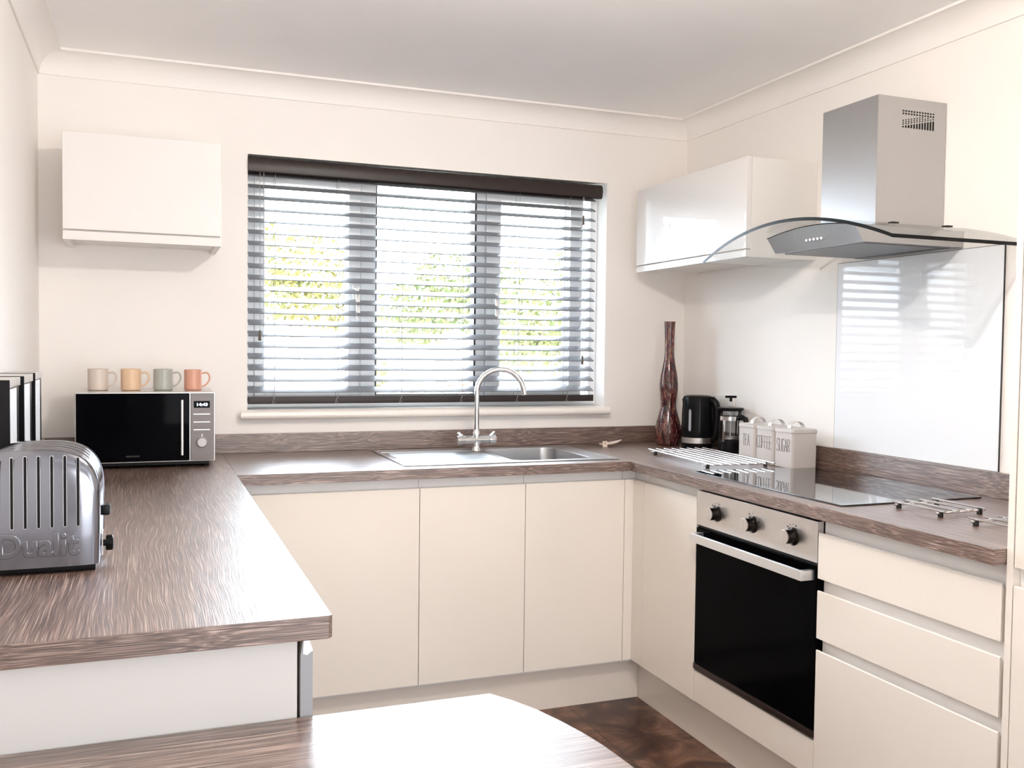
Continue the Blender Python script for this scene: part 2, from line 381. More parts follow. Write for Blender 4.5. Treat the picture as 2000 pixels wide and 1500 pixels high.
# ================================================================ VENETIAN BLIND
bl = thing('venetian_blind', (1.44, 0.03, WZ0), 'dark brown wooden venetian blind with open slats across the kitchen window', 'blind')
BX0, BX1 = 0.712, 2.166
vp = [(0.030, 2.028), (0.030, 1.972), (0.0, 1.968), (-0.010, 1.975), (-0.014, 1.997), (-0.010, 2.018), (0.0, 2.027)]
MB().prism(vp, 'x', WX0 + .001, 2.188).build('valance', M['valance'], bl, ang=50)
MB().box(BX0, BX1, 0.008, 0.056, 1.985, 2.024, 0.002).build('headrail', M['valance'], bl)
sl = MB(); tilt = math.radians(23); hw = 0.025
for k in range(20):
    z = 1.1475 + 0.0431 * k
    ring_ = []
    for t in (-1, -0.5, 0, 0.5, 1):
        ring_.append((t, 0.0016 * (1 - t * t) + 0.0014))
    for t in (1, 0.5, 0, -0.5, -1):
        ring_.append((t, 0.0016 * (1 - t * t) - 0.0014))
    pts = []
    for t, h in ring_:
        y = t * hw; pts.append((0.030 + y * math.cos(tilt) - h * math.sin(tilt), z + y * math.sin(tilt) + h * math.cos(tilt)))
    sl.prism(pts, 'x', BX0, BX1)
sl.build('slats', M['slat'], bl, ang=40)
MB().prism([(0.006, 1.094), (0.052, 1.100), (0.053, 1.118), (0.006, 1.122), (0.004, 1.108)], 'x', BX0, BX1).build('bottom_rail', M['valance'], bl)
for cx in (0.810, 1.052, 1.310, 1.566, 1.813, 2.043):
    c = MB(); c.tube([(cx, 0.0055, 1.092), (cx, 0.0055, 1.99)], 0.0009, 6); c.tube([(cx, 0.0545, 1.10), (cx, 0.0545, 1.99)], 0.0009, 6)
    c.tube([(cx, 0.0020, 1.124), (cx - .006, 0.001, 1.110), (cx - .009, 0.002, 1.094)], 0.0012, 6)
    c.build('ladder_cord', M['cord'], bl)
for cx, zt, tz in ((0.752, 1.97, 1.352), (0.766, 1.97, 1.37), (2.098, 1.97, 1.867), (2.103, 1.97, 1.268)):
    c = MB(); c.tube([(cx, -0.006, zt), (cx + 0.001, -0.008, tz + .02)], 0.0010, 6); cd = c.build('pull_cord', M['cord'], bl)
    if cx != 0.766:
        MB().lathe([(0.002, 0.024), (0.0045, 0.020), (0.005, 0.004), (0.0065, -0.006), (0.0065, -0.014), (0.004, -0.016)], (cx + .001, -0.008, tz), 14).build('tassel', M['tassel'], cd)

# ================================================================ WORKTOPS
wt = thing('worktop', (1.3, -0.3, WT - WTH), 'brown oak-effect U-shaped worktop with upstands round three sides of the kitchen', 'worktop')
g = 0.0004
BOWL = (1.585, 1.905, -0.545, -0.135)
sec = MB(); sec.holed('z', (XL + g, XR - g, YB, -0.001), BOWL, WT - WTH, WT); sec.build('worktop_section', M['woodx'], wt, smooth=False)
def end_grain(o):
    o.data.materials.append(M['woodx'])
    for p in o.data.polygons:
        if abs(p.normal.y) > 0.6: p.material_index = 1
def slabz(outline, z0, z1, bev=0.003):
    b = MB(); b.prism(outline, 'z', z0, z1)
    if bev: 
        es = [e for e in b.bm.edges if abs(e.verts[0].co.z - e.verts[1].co.z) < 1e-6]
        bmesh.ops.bevel(b.bm, geom=es, offset=bev, segments=2, profile=0.5, affect='EDGES')
    return b
_w = slabz([(0.001, -2.287), (XL - 0.006, -2.287), (XL, -2.281), (XL, -0.001), (0.001, -0.001)], WT - WTH, WT, 0.0015).build('worktop_section', M['woody'], wt); end_grain(_w)
_w = slabz([(XR, -0.001), (XR, -2.2400), (F, -2.2400), (W - .001, -2.2400), (W - .001, -0.001)], WT - WTH, WT, 0.0015).build('worktop_section', M['woody'], wt); end_grain(_w)
MB().box(0.021, W - 0.021, -0.020, -0.001, WT + .0005, ZU, 0.001).build('upstand', M['woodx'], wt)
MB().box(W - 0.020, W - 0.001, -2.2400, -0.001, WT + .0005, ZU, 0.001).build('upstand', M['woody'], wt)
MB().box(0.001, 0.020, -2.2800, -0.001, WT + .0005, ZU, 0.001).build('upstand', M['woody'], wt)

# lower breakfast table
tt = [(0.001, -2.2585), (0.8786, -2.2585), (0.902, -2.30), (0.9243, -2.349), (0.9432, -2.41), (0.9545, -2.4572), (0.9620, -2.50), (0.9660, -2.54), (0.9694, -2.5854), (0.972, -2.65), (0.972, -2.85), (0.962, -2.98), (0.93, -3.06), (0.87, -3.10), (0.001, -3.10)]
tb = thing('breakfast_table', (0.45, -2.65, 0), 'low oak-effect breakfast table with rounded end in the foreground', 'table')
slabz(tt, 0.715, 0.75, 0.0015).build('table_top', M['woodx'], tb)
MB().lathe([(0.16, 0), (0.16, 0.006), (0.03, 0.012), (0.03, 0.715)], (0.62, -2.75, 0), 32).build('leg', M['steel'], tb)
MB().box(0.001, 0.04, -3.08, -2.28, 0.64, 0.715).build('wall_batten', M['carcase'], tb)

# ================================================================ BASE CABINETS
def jdoor(mb, axis, plane, a0, a1, z0, z1, t=0.019, s=-1):
    """handleless door: flat face whose top edge slopes back behind the face"""
    if axis == 'y':   # door plane at y = plane facing -y
        mb.prism([(plane, z0), (plane, z1 - 0.002), (plane + 0.002, z1), (plane + 0.005, z1), (plane + t, z1 - 0.022), (plane + t, z0)], 'x', a0, a1)
    else:             # door plane at x = plane facing -x (s=-1) or +x (s=1)
        mb.prism([(plane, z0), (plane, z1 - 0.002), (plane - s * 0.002, z1), (plane - s * 0.005, z1), (plane - s * t, z1 - 0.022), (plane - s * t, z0)], 'y', a0, a1)
    return mb
DZ0, DZ1 = 0.1639, 0.8393
TOP = WT - WTH - 0.0005
CX = [0.5925, 1.2162, 1.6036, 1.9978]
labs = ['cream gloss base cabinet with a wide door, left of the sink', 'cream gloss base cabinet with narrow door under the tap and drainer', 'cream gloss base cabinet with narrow door under the sink bowl, next to the corner']
for i in range(3):
    a, b = CX[i], CX[i + 1]
    c = thing('base_cabinet', ((a + b) / 2, -0.3, 0.15), labs[i], 'cabinet', 'base cabinets under the window')
    body = MB(); body.box(a + .0008, b - .0008, DB + 0.0205, -0.565, 0.152, TOP) if i else body.box(a + .0008, b - .0008, DB + 0.0205, -0.565, 0.152, TOP)
    body.box(a + .0008, a + .017, -0.565, -0.025, 0.152, 0.70); body.box(b - .017, b - .0008, -0.565, -0.025, 0.152, 0.70); body.box(a + .017, b - .017, -0.565, -0.025, 0.152, 0.17)
    body.build('cabinet_body', M['rail'], c)
    jdoor(MB(), 'y', DB, a + .0012, b - .0012, DZ0, DZ1).build('door', M['gloss'], c)
cp = thing('corner_post', (2.015, -0.58, 0.15), 'narrow cream corner post where the two cabinet runs meet', 'corner panel')
MB().box(1.9990, F + .0185, DB + .0002, DB + .019, 0.1639, DZ1, 0.001).build('filler_strip', M['gloss'], cp)
MB().box(1.9990, F + .0195, DB + .0195, -0.50, 0.152, TOP).build('filler_back', M['rail'], cp)
MB().box(F + .0200, F + .0400, -0.6950, DB + .0190, 0.152, TOP).build('filler_back', M['rail'], cp)
MB().box(F + .0005, F + .0195, -0.6945, DB - .0005, 0.1639, DZ1, 0.001).build('filler_strip', M['gloss'], cp)

YD = [-0.6960, -1.0477, -1.6478, -2.2345]
c = thing('base_cabinet', (2.3, -0.85, 0.15), 'cream gloss corner cabinet with tall narrow door left of the oven', 'cabinet', 'base cabinets on the oven wall')
b = MB(); b.box(F + .020, W - .03, YD[1] + .0008, YD[0] - .0008, 0.152, TOP); b.build('cabinet_body', M['rail'], c)
jdoor(MB(), 'x', F, YD[1] + .0012, YD[0] - .0012, DZ0, DZ1).build('door', M['gloss'], c)

# oven and its housing
hs = thing('oven_housing', (2.3, -1.35, 0.15), 'cream housing unit with a low front panel beneath the built-in oven', 'cabinet')
MB().box(F + .020, W - .03, YD[2] + .0008, YD[1] - .0008, 0.152, 0.262).build('cabinet_body', M['carcase'], hs)
MB().box(F, F + .019, YD[2] + .0012, YD[1] - .0012, DZ0, 0.2660, 0.0012).build('front_panel', M['gloss'], hs)
ov = thing('oven', (2.3, -1.35, 0.2665), 'built-in electric oven with steel control panel and black glass door', 'oven')
oy0, oy1 = YD[2] + .002, YD[1] - .002
MB().box(F + .021, W - .06, oy0, oy1, 0.2670, 0.8735).build('oven_body', M['black'], ov)
MB().box(F - .001, F + .020, oy0, oy1, 0.7500, 0.8620, 0.0012).build('control_panel', M['steely'], ov)
od = MB(); od.box(F - .001, F + .020, oy0, oy1, 0.2930, 0.7400, 0.001); odo = od.build('oven_door', M['ovenglass'], ov)
MB().box(F + .006, F + .0205, oy0, oy1, 0.7405, 0.7495).build('vent_gap', M['black'], odo)
MB().box(F - .006, F + .018, oy0, oy1, 0.2735, 0.2925, 0.002).build('door_trim', M['browntrim'], odo)
hd = MB(); hd.box(F - .045, F - .035, -1.6360, -1.0760, 0.7020, 0.7290, 0.001)
hd.box(F - .036, F - .0005, -1.6360, -1.6200, 0.7020, 0.7290, 0.001); hd.box(F - .036, F - .0005, -1.0920, -1.0760, 0.7020, 0.7290, 0.001)
hd.build('handle', M['alu'], odo)
for i, y in enumerate((-1.1655, -1.3545, -1.5430)):
    kb = MB(); kb.lathe([(0.026, 0), (0.026, -0.003), (0.0205, -0.005), (0.0195, -0.030)], (F - .001, y, 0.8036), 36, 'x'); k = kb.build('knob', mat('knob_dark', (0.03, 0.025, 0.022), 0.18, 0.9) if i == 0 else bpy.data.materials['knob_dark'], ov)
    cap = MB(); cap.lathe([(0.0198, 0.0002), (0.0198, -0.0015), (0.0175, -0.0022)], (F - .031, y, 0.8036), 36, 'x'); cap.box(F - .0338, F - .0315, y - .0014, y + .0014, 0.787, 0.820); cap.build('knob_cap', M['steely'], k)
    mk = MB()
    for q in range(7):
        a = math.radians(20 + q * 34) if i == 1 else math.radians(70 + q * 22)
        if i != 1 and q > 4: continue
        yy, zz = y - 0.033 * math.cos(a), 0.8036 + 0.033 * math.sin(a); sz = .0022 if q % 3 == 0 else .0013
        mk.box(F - .0016, F - .0008, yy - sz, yy + sz, zz - sz, zz + sz)
    mk.build('dial_marks', M['ink'], ov)

# drawer unit
dr = thing('drawer_cabinet', (2.3, -1.94, 0.15), 'cream gloss unit of three handleless drawers right of the oven', 'cabinet')
b = MB(); b.box(F + .022, W - .03, YD[3] + .0008, YD[2] - .0008, 0.152, TOP); b.build('cabinet_body', M['rail'], dr)
for (z0, z1) in ((0.7100, 0.8340), (0.5480, 0.6770), (DZ0, 0.5160)):
    jdoor(MB(), 'x', F, YD[3] + .003, YD[2] - .0012, z0, z1).build('drawer', M['gloss'], dr)

# plinths
struct(MB().box(0.5, 2.0895, -0.5668, -0.549, 0.0002, 0.1515).build('baseboard_back', M['plinth']), 'cream plinth under the window cabinets')
struct(MB().box(2.0902, 2.108, -2.2395, -0.549, 0.0002, 0.1515).build('baseboard_right', M['plinth']), 'cream plinth under the oven run')

# left base units (seen from the end)
lu = thing('base_cabinet', (0.3, -1.4, 0.15), 'base cabinet under the left worktop, showing its pale end panel', 'cabinet')
MB().box(0.001, 0.567, -2.2565, -2.2385, 0.0005, TOP, 0.0008).build('end_panel', M['endpanel'], lu)
b = MB(); b.box(0.001, 0.545, -2.2380, -0.66, 0.152, TOP); b.build('cabinet_body', M['carcase'], lu)
MB().prism([(0.5720, 0.1639), (0.5720, 0.8440), (0.5760, 0.8690), (0.5790, 0.8690), (0.5905, 0.8480), (0.5905, 0.1639)], 'y', -2.2535, -1.66).build('door', M['gloss'], lu)
MB().prism([(0.5720, 0.1639), (0.5720, 0.8440), (0.5760, 0.8690), (0.5790, 0.8690), (0.5905, 0.8480), (0.5905, 0.1639)], 'y', -2.2555, -2.2538).build('edge_band', M['edgegrey'], lu)
MB().prism([(0.5790, 0.8700), (0.5765, 0.8640), (0.5760, 0.8460), (0.5820, 0.8440), (0.5900, 0.8500), (0.5912, 0.8500), (0.5830, 0.8720)], 'y', -2.2560, -1.66).build('finger_pull', M['alu'], lu)
MB().box(0.5725, 0.5905, -1.655, -0.70, 0.1639, 0.8440).build('door', M['gloss'], lu)

# tall unit at the right edge
tu = thing('tall_cabinet', (2.3, -2.5, 0), 'tall cream gloss larder cabinet at the right edge beyond the worktop', 'cabinet')
MB().box(F, W - .002, -2.2575, -2.2412, 0.0005, 2.245, 0.0008).build('end_panel', M['gloss'], tu)
MB().box(F + .021, W - .002, -2.86, -2.2580, 0.10, 2.245).build('cabinet_body', M['rail'], tu)
MB().box(F, F + .019, -2.8590, -2.2602, 0.8745, 2.240, 0.001).build('door', M['gloss'], tu)
jdoor(MB(), 'x', F, -2.8590, -2.2602, 0.10, 0.8360).build('door', M['gloss'], tu)

# ================================================================ WALL CABINETS
wl = thing('wall_cabinet', (0.345, -0.145, 1.656), 'white gloss wall cabinet above the microwave, left of the window', 'cabinet')
x0, x1, yf = 0.0978, 0.5920, -0.2900
b = MB()
b.box(x0, x1, -0.270, -0.001, 1.668, 2.004, 0.0008); b.box(x0, x0 + .018, -0.270, -0.001, 1.656, 1.668); b.box(x1 - .018, x1, -0.270, -0.001, 1.656, 1.668)
b.build('cabinet_body', M['carcase'], wl)
MB().box(x0, x1, yf, -0.2705, 1.6905, 2.0065, 0.0012).build('door', M['glossw'], wl)
MB().box(x0, x1, yf + .0005, -0.2705, 1.6560, 1.6850, 0.001).build('grip_rail', M['glossw'], wl)

wr = thing('wall_cabinet', (2.46, -0.49, 1.650), 'white gloss wall cabinet left of the cooker hood, reflecting the window blind', 'cabinet')
xf = 2.3116; y0, y1 = -0.8900, -0.0945
b = MB(); b.box(xf + .0205, W - .001, y0, y1, 1.660, 1.9990, 0.0008); b.box(xf + .0205, W - .001, y0, y0 + .018, 1.650, 1.660); b.box(xf + .0205, W - .001, y1 - .018, y1, 1.650, 1.660)
b.build('cabinet_body', M['carcase'], wr)
MB().box(xf, xf + .0195, y0, y1, 1.6790, 2.0000, 0.0012).build('door', M['glossw'], wr)
MB().box(xf + .0005, xf + .0195, y0, y1, 1.6495, 1.6745, 0.001).build('grip_rail', M['glossw'], wr)

# ================================================================ SPLASHBACK, HOOD
tag(MB().box(W - .0065, W - .0005, -1.7056, -1.0185, ZU + .0008, 1.6262, 0.0008).build('splashback', M['splash']), 'glossy white glass splashback on the wall behind the hob', 'splashback')
M['edgeline'] = mat('dark_seal', (0.03, 0.03, 0.035), 0.5)
sb = bpy.data.objects['splashback']
e = MB()
for ya in (-1.0179, -1.7062): e.box(W - .0060, W - .0004, ya - .0005, ya + .0005, ZU + .0008, 1.6262)
e.box(W - .0060, W - .0004, -1.7066, -1.0175, 1.6264, 1.6276); e.build('seal', M['edgeline'], sb)

HY = -1.3573
hood = thing('cooker_hood', (W - .15, HY, 1.63), 'stainless steel chimney cooker hood with curved glass canopy above the hob', 'cooker hood')
CHX = 2.350
ch = MB(); ch.box(CHX, W - .0015, -1.479, -1.2355, 1.690, 2.0735, 0.0015); cho = ch.build('chimney', M['steel'], hood)
vg = MB()
for k in range(12):
    xx = 2.4435 + k * 0.01045; zb = 1.9855
    for zz in (2.0345, 2.0265): vg.box(xx - .0022, xx + .0022, -1.4800, -1.4788, zz - .0022, zz + .0022)
    hgt = 0.004 + 0.024 * k / 11
    vg.box(xx - .0024, xx + .0024, -1.4800, -1.4788, zb, zb + hgt)
    for q in range(3):
        z1_ = zb + hgt + .004 + q * .0055
        if z1_ < 2.020: vg.box(xx - .0018, xx + .0018, -1.4800, -1.4788, z1_, z1_ + .003)
vg.build('vent_slots', M['black'], cho)
def gz(y): t = (y - HY) / 0.44; return 1.6985 - 0.087 * t * t
def gx(y): t = (y - HY) / 0.44; return 2.105 + 0.015 * t * t
gl = MB(); NY = 40; rings = []
top, bot = [], []
for k in range(NY + 1):
    y = HY + 0.44 - 0.88 * k / NY; x = gx(y); xb = W - .001
    if k in (0, NY): pass
    rings.append([(x, y, gz(y)), (xb, y, gz(y)), (xb, y, gz(y) + .008), (x, y, gz(y) + .008)])
gl.loft(rings); glo = gl.build('glass_canopy', M['hoodglass'], hood, ang=40)
ed = MB(); ed.loft([[(gx(y) - .0007, y, gz(y) - .0008), (gx(y) + .0006, y, gz(y) - .0008), (gx(y) + .0006, y, gz(y) + .0088), (gx(y) - .0007, y, gz(y) + .0088)] for y in [HY + 0.44 - 0.88 * k / NY for k in range(NY + 1)]])
ye = HY - 0.44
ed.box(gx(ye), W - .002, ye - .0015, ye + .0010, gz(ye) - .0008, gz(ye) + .0088)
ed.build('glass_edge', M['glassedge'], glo)
# steel motor housing under the glass: front fascia follows the arc
bd = MB(); ya, yb = -1.155, -1.5555; n = 16; rings = []
for k in range(n + 1):
    y = ya + (yb - ya) * k / n; zt = gz(y) - .001
    rings.append([(2.2400, y, 1.6320), (W - .0015, y, 1.6320), (W - .0015, y, zt), (2.2080, y, zt), (2.2080, y, zt - .002)])
bd.loft(rings); bdo = bd.build('hood_body', M['steelx'], hood, ang=20)
MB().box(2.262, W - .03, -1.535, -1.175, 1.6285, 1.6325, 0.001).build('grease_filter', brushed('filter_mesh', (0.20, 0.20, 0.21), 0.42, 'y'), bdo)
sp = MB(); sp.box(W - .075, W - .045, -1.53, -1.18, 1.6275, 1.6290); sp.build('filter_gap', M['black'], bdo)
gs = MB(); gs.tube([(2.2072, ya + (yb - ya) * k / 20, gz(ya + (yb - ya) * k / 20) - .0025) for k in range(21)], .0016, 6); gs.build('gasket_strip', M['black'], bdo)
for k in range(5):
    y = -1.333 - 0.0170 * k; q = 1.6555
    MB().lathe([(0.0042, 0.004), (0.0042, -0.005), (0.003, -0.0065)], (2.2255, y, q), 14, 'x').build('push_button', M['chrome'], bdo)
for (xa, xb, y) in ((2.36, 2.385, -1.175), (2.385, 2.410, -1.500), (2.56, 2.585, -1.530)): MB().box(xa, xb, y - .009, y + .009, gz(y) + .008, gz(y) + .012).build('glass_clip', M['black'], hood)

# ================================================================ HOB
hb = thing('hob', (2.3, -1.345, WT), 'black ceramic glass hob set in the worktop above the oven', 'hob')
MB().box(2.058, 2.548, -1.7060, -0.9870, WT + .0005, WT + .0045, 0.001).build('hob_glass', M['hob'], hb)

# ================================================================ SINK, TAP
sk = thing('sink', (1.58, -0.33, WT), 'stainless steel inset sink with ribbed drainer on the left and bowl on the right', 'sink')
SX0, SX1, SY0, SY1 = 1.170, 1.992, -0.5790, -0.0850
dk = MB(); zt = WT + .0045; bx0, bx1, by0, by1 = BOWL
bx0 += .004; bx1 -= .004; by0 += .004; by1 -= .004
# deck: rim + recessed drainer
def ringbox(x0, x1, y0, y1, z0, z1, wd): 
    dk.box(x0, x1, y0, y0 + wd, z0, z1, .0012); dk.box(x0, x1, y1 - wd, y1, z0, z1, .0012); dk.box(x0, x0 + wd, y0 + wd * .8, y1 - wd * .8, z0, z1, .0012); dk.box(x1 - wd, x1, y0 + wd * .8, y1 - wd * .8, z0, z1, .0012)
ringbox(SX0, SX1, SY0, SY1, WT + .0004, zt, .016)
# around the bowl
dk.box(SX0 + .014, bx0, -0.150, SY1 - .014, WT + .0004, zt - .0008); dk.box(bx0, SX1 - .014, by1, SY1 - .014, WT + .0004, zt - .0008); dk.box(bx1, SX1 - .014, SY0 + .014, by1, WT + .0004, zt - .0008)
dk.box(bx0, bx1, SY0 + .014, by0, WT + .0004, zt - .0008); dk.box(bx0 - .012, bx0, SY0 + .014, -0.150, WT + .0004, zt - .0008)
dko = dk.build('sink_deck', M['steelx'], sk)
dn = MB(); dn.box(SX0 + .014, bx0 - .011, SY0 + .014, -0.149, WT + .0003, WT + .0014)
for k in range(9):
    y = -0.535 + k * 0.043
    dn.prism([(y - .008, WT + .0012), (y, WT + .0040), (y + .008, WT + .0012)], 'x', SX0 + .035, bx0 - .02)
dn.build('drainer', M['steelx'], sk)
bwl = MB(); rings = []
def rr_(x0, x1, y0, y1, rad, z, n=6):
    o = []
    for (cx, cy, a0) in ((x1 - rad, y1 - rad, 0), (x0 + rad, y1 - rad, 90), (x0 + rad, y0 + rad, 180), (x1 - rad, y0 + rad, 270)):
        for k in range(n + 1):
            a = math.radians(a0 + 90 * k / n); o.append((cx + rad * math.cos(a), cy + rad * math.sin(a), z))
    return o
for (ins, z, rad) in ((0, zt - .0004, .045), (.003, zt - .004, .045), (.008, WT - .10, .05), (.014, WT - .135, .05), (.035, WT - .150, .04), (.10, WT - .154, .02)):
    rings.append(rr_(bx0 + ins, bx1 - ins, by0 + ins, by1 - ins, rad, z))
bwl.loft(rings, cap=False); bwl.bm.faces.new([v for v in bwl.bm.verts][-28:])
bo = bwl.build('bowl', M['steelx'], sk, ang=50)
# corner fillets of deck around the rounded bowl
for (cx, cy, sx, sy) in ((bx0, by0, 1, 1), (bx1, by0, -1, 1), (bx0, by1, 1, -1), (bx1, by1, -1, -1)):
    R = .045; pts = [(cx, cy)] + [(cx + sx * (R - R * math.cos(a)), cy + sy * (R - R * math.sin(a))) for a in [math.radians(90 * k / 6) for k in range(7)]]
    cn = MB(); cn.prism(pts, 'z', zt - .0016, zt - .0006); cn.build('bowl_corner', M['steelx'], sk)
MB().lathe([(0.03, 0), (0.03, .002), (0.02, .001), (0.001, .0005)], ((bx0 + bx1) / 2, (by0 + by1) / 2, WT - .153), 30).build('waste', M['chrome'], sk)

TX, TY = 1.559, -0.200
tap = thing('mixer_tap', (TX, TY, WT + .004), 'tall chrome swan-neck mixer tap with lever handles behind the sink', 'tap')
t = MB(); t.lathe([(0.020, 0.0006), (0.020, 0.004), (0.016, 0.010), (0.0145, 0.020), (0.015, 0.034), (0.0145, 0.060)], (TX, TY, WT + .004), 32); t.build('base', M['chrome'], tap)
zc_ = 0.958
MB().tube([(TX - .052, TY, zc_), (TX - .05, TY, zc_), (TX + .05, TY, zc_), (TX + .052, TY, zc_)], [0.0145, 0.0165, 0.0165, 0.0145], 28).build('crossbar', M['chrome'], tap)
for s in (-1, 1):
    hbk = MB(); xx = TX + s * .066
    hbk.tube([(TX + s * .0525, TY, zc_), (xx, TY, zc_), (TX + s * .078, TY, zc_), (TX + s * .080, TY, zc_)], [0.0168, 0.018, 0.018, 0.016], 28)
    hbk.tube([(TX + s * .058, TY, zc_ + .014), (TX + s * .066, TY, zc_ + .020), (TX + s * .074, TY, zc_ + .028), (TX + s * .078, TY, zc_ + .029)], [0.006, 0.0065, 0.0055, 0.0045], 12)
    hbk.build('handle', M['chrome'], tap)
sp = MB(); pts = [(TX, TY, 0.97), (TX, TY, 0.985), (TX, TY, 0.995)]; rad = [0.0145, 0.0145, 0.0105]
dx, dy = 0.1775, -0.052; Lh = math.hypot(dx, dy); R = Lh / 2; zs = 1.143
pts += [(TX, TY, 1.0), (TX, TY, 1.08), (TX, TY, zs)]; rad += [0.0105] * 3
for k in range(1, 25):
    a = math.radians(170 * k / 24); q = R - R * math.cos(a)
    pts.append((TX + dx * q / Lh, TY + dy * q / Lh, zs + R * math.sin(a))); rad.append(0.0105)
lx, ly, lz = pts[-1]; pts.append((lx + .004, ly - .001, lz - .022)); rad.append(0.0105); pts.append((lx + .0045, ly - .0012, lz - .024)); rad.append(0.008)
t = MB(); t.tube(pts, rad, 24); t.build('spout', M['chrome'], tap)

# ================================================================ SMALL PINK SPOON REST
sr = thing('spoon_rest', (2.20, -0.11, WT), 'small pale pink scoop with a bent tab on the worktop right of the sink', 'spoon rest')
b = MB(); rings = []
for k in range(11):
    t = k / 10; x = 2.130 + 0.100 * t; wv = 0.022 * math.sin(PI * min(1, .15 + t * .85)) + .003; z = WT + .010 + .016 * t * t
    rings.append([(x, -0.14 + wv * math.cos(a) , z - .009 * math.sin(PI * max(0, min(1, a / PI))) * math.sin(PI * t * .9 + .2)) for a in [PI * q / 8 for q in range(9)]] + [(x, -0.14 + (wv - .0015) * math.cos(a), z + .0015 - .009 * math.sin(a) * math.sin(PI * t * .9 + .2)) for a in [PI * q / 8 for q in range(8, -1, -1)]])
b.loft(rings); b.build('scoop', M['pink'], sr)
b = MB(); b.ribbon([(2.143, -0.155, WT + .0228), (2.139, -0.167, WT + .022), (2.1375, -0.170, WT + .016), (2.137, -0.171, WT + .001)], .022, .002, (1, 0, 0)); tb_ = b.build('tab', M['pink'], sr)
MB().lathe([(0.0020, 0.0003), (0.0020, -0.0006)], (2.138, -0.1708, WT + .0165), 12, 'y').build('hole', M['ink'], tb_)

# ================================================================ VASE
vs = MB(); vs.lathe([(0.044, 0), (0.0485, 0.004), (0.053, 0.02), (0.0578, 0.048), (0.0575, 0.065), (0.052, 0.095), (0.042, 0.130), (0.0345, 0.160), (0.0335, 0.176), (0.036, 0.205), (0.0395, 0.240), (0.0398, 0.262), (0.0365, 0.295), (0.029, 0.335), (0.0225, 0.370), (0.0203, 0.400), (0.0205, 0.450), (0.0222, 0.500), (0.0242, 0.528), (0.0242, 0.531), (0.021, 0.531), (0.0185, 0.50), (0.017, 0.42), (0.02, 0.35)], (0, 0, 0), 48)
v = vs.build('vase', M['vase'], None, ang=60); v.location = (2.450, -0.150, WT + .0005)
tag(v, 'tall dark red mosaic glass vase with wavy outline in the worktop corner', 'vase')

# ================================================================ KETTLE
KX, KY = 2.505, -0.295
kt = thing('kettle', (KX, KY, WT), 'black jug kettle with a steel band near its base beside the vase', 'kettle')
MB().lathe([(0.062, 0.0005), (0.064, 0.006), (0.064, 0.018), (0.060, 0.022)], (KX, KY, WT), 48).build('power_base', M['black'], kt)
MB().lathe([(0.058, 0.0222), (0.0650, 0.024), (0.0652, 0.026), (0.0650, 0.047)], (KX, KY, WT), 56).build('steel_band', M['steely'], kt)
MB().lathe([(0.0645, 0.0472), (0.0655, 0.050), (0.0660, 0.080), (0.0645, 0.150), (0.0620, 0.205), (0.0600, 0.215), (0.052, 0.221), (0.03, 0.2235), (0.001, 0.224)], (KX, KY, WT), 56).build('body', mat('kettle_black', (0.006, 0.006, 0.007), 0.14, spec=0.12), kt)
hd_ = MB(); d = Vector((0.55, -0.83, 0)).normalized()
def kp(rad, z): return Vector((KX, KY, WT + z)) + d * rad
hd_.tube([kp(.045, .205), kp(.066, .203), kp(.079, .190), kp(.086, .165), kp(.087, .12), kp(.084, .075), kp(.077, .048), kp(.060, .036)], [.014, .016, .0165, .0165, .016, .0155, .015, .014], 16); hd_.build('handle', M['black'], kt)
sp_ = MB(); e_ = -d; sp_.tube([Vector((KX, KY, WT + .188)) + e_ * .050, Vector((KX, KY, WT + .198)) + e_ * .058, Vector((KX, KY, WT + .207)) + e_ * .063], [.016, .013, .009], 16); sp_.build('spout', M['black'], kt)
wg = MB(); aw = Vector((-0.86, -0.50, 0)).normalized(); tg = Vector((-aw.y, aw.x, 0))
MB_ = []
for z in (0.075, 0.085, 0.12, 0.155, 0.165):
    wdt = .0035 if z in (0.075, 0.165) else .0055; rad = .0662
    base = Vector((KX, KY, WT + z)); MB_.append([base + aw * rad - tg * wdt, base + aw * (rad + .0008) - tg * wdt, base + aw * (rad + .0008) + tg * wdt, base + aw * rad + tg * wdt])
wg.loft(MB_); wg.build('water_gauge', mat('gauge_grey', (0.35, 0.36, 0.40), 0.25), kt)

# ================================================================ CAFETIERE
QX, QY = 2.545, -0.475
cf = thing('cafetiere', (QX, QY, WT), 'glass french press coffee maker with black lid behind the tea tin', 'cafetiere')
MB().lathe([(0.044, 0.0005), (0.046, 0.004), (0.046, 0.045), (0.044, 0.048), (0.040, 0.048)], (QX, QY, WT), 40).build('base', M['black'], cf)
MB().lathe([(0.0425, 0.0485), (0.0435, 0.052), (0.0435, 0.160), (0.0455, 0.166), (0.0445, 0.167), (0.0425, 0.160), (0.0425, 0.054), (0.02, 0.0525)], (QX, QY, WT), 48, cap=False).build('glass_beaker', M['jar'], cf)
MB().lathe([(0.0437, 0.130), (0.0450, 0.130), (0.0450, 0.146), (0.0437, 0.146)], (QX, QY, WT), 48, cap=False).build('steel_band', M['chrome'], cf)
MB().lathe([(0.030, 0.1675), (0.046, 0.1680), (0.0515, 0.172), (0.0525, 0.178), (0.049, 0.181), (0.012, 0.184), (0.004, 0.186)], (QX, QY, WT), 48).build('lid', M['black'], cf)
pl = MB(); pl.tube([(QX, QY, WT + .060), (QX, QY, WT + .222)], .0022, 10); pl.lathe([(0.0415, .056), (0.0415, .0625), (0.03, .064), (0.005, .065)], (QX, QY, WT), 36); plo = pl.build('plunger', M['steely'], cf)
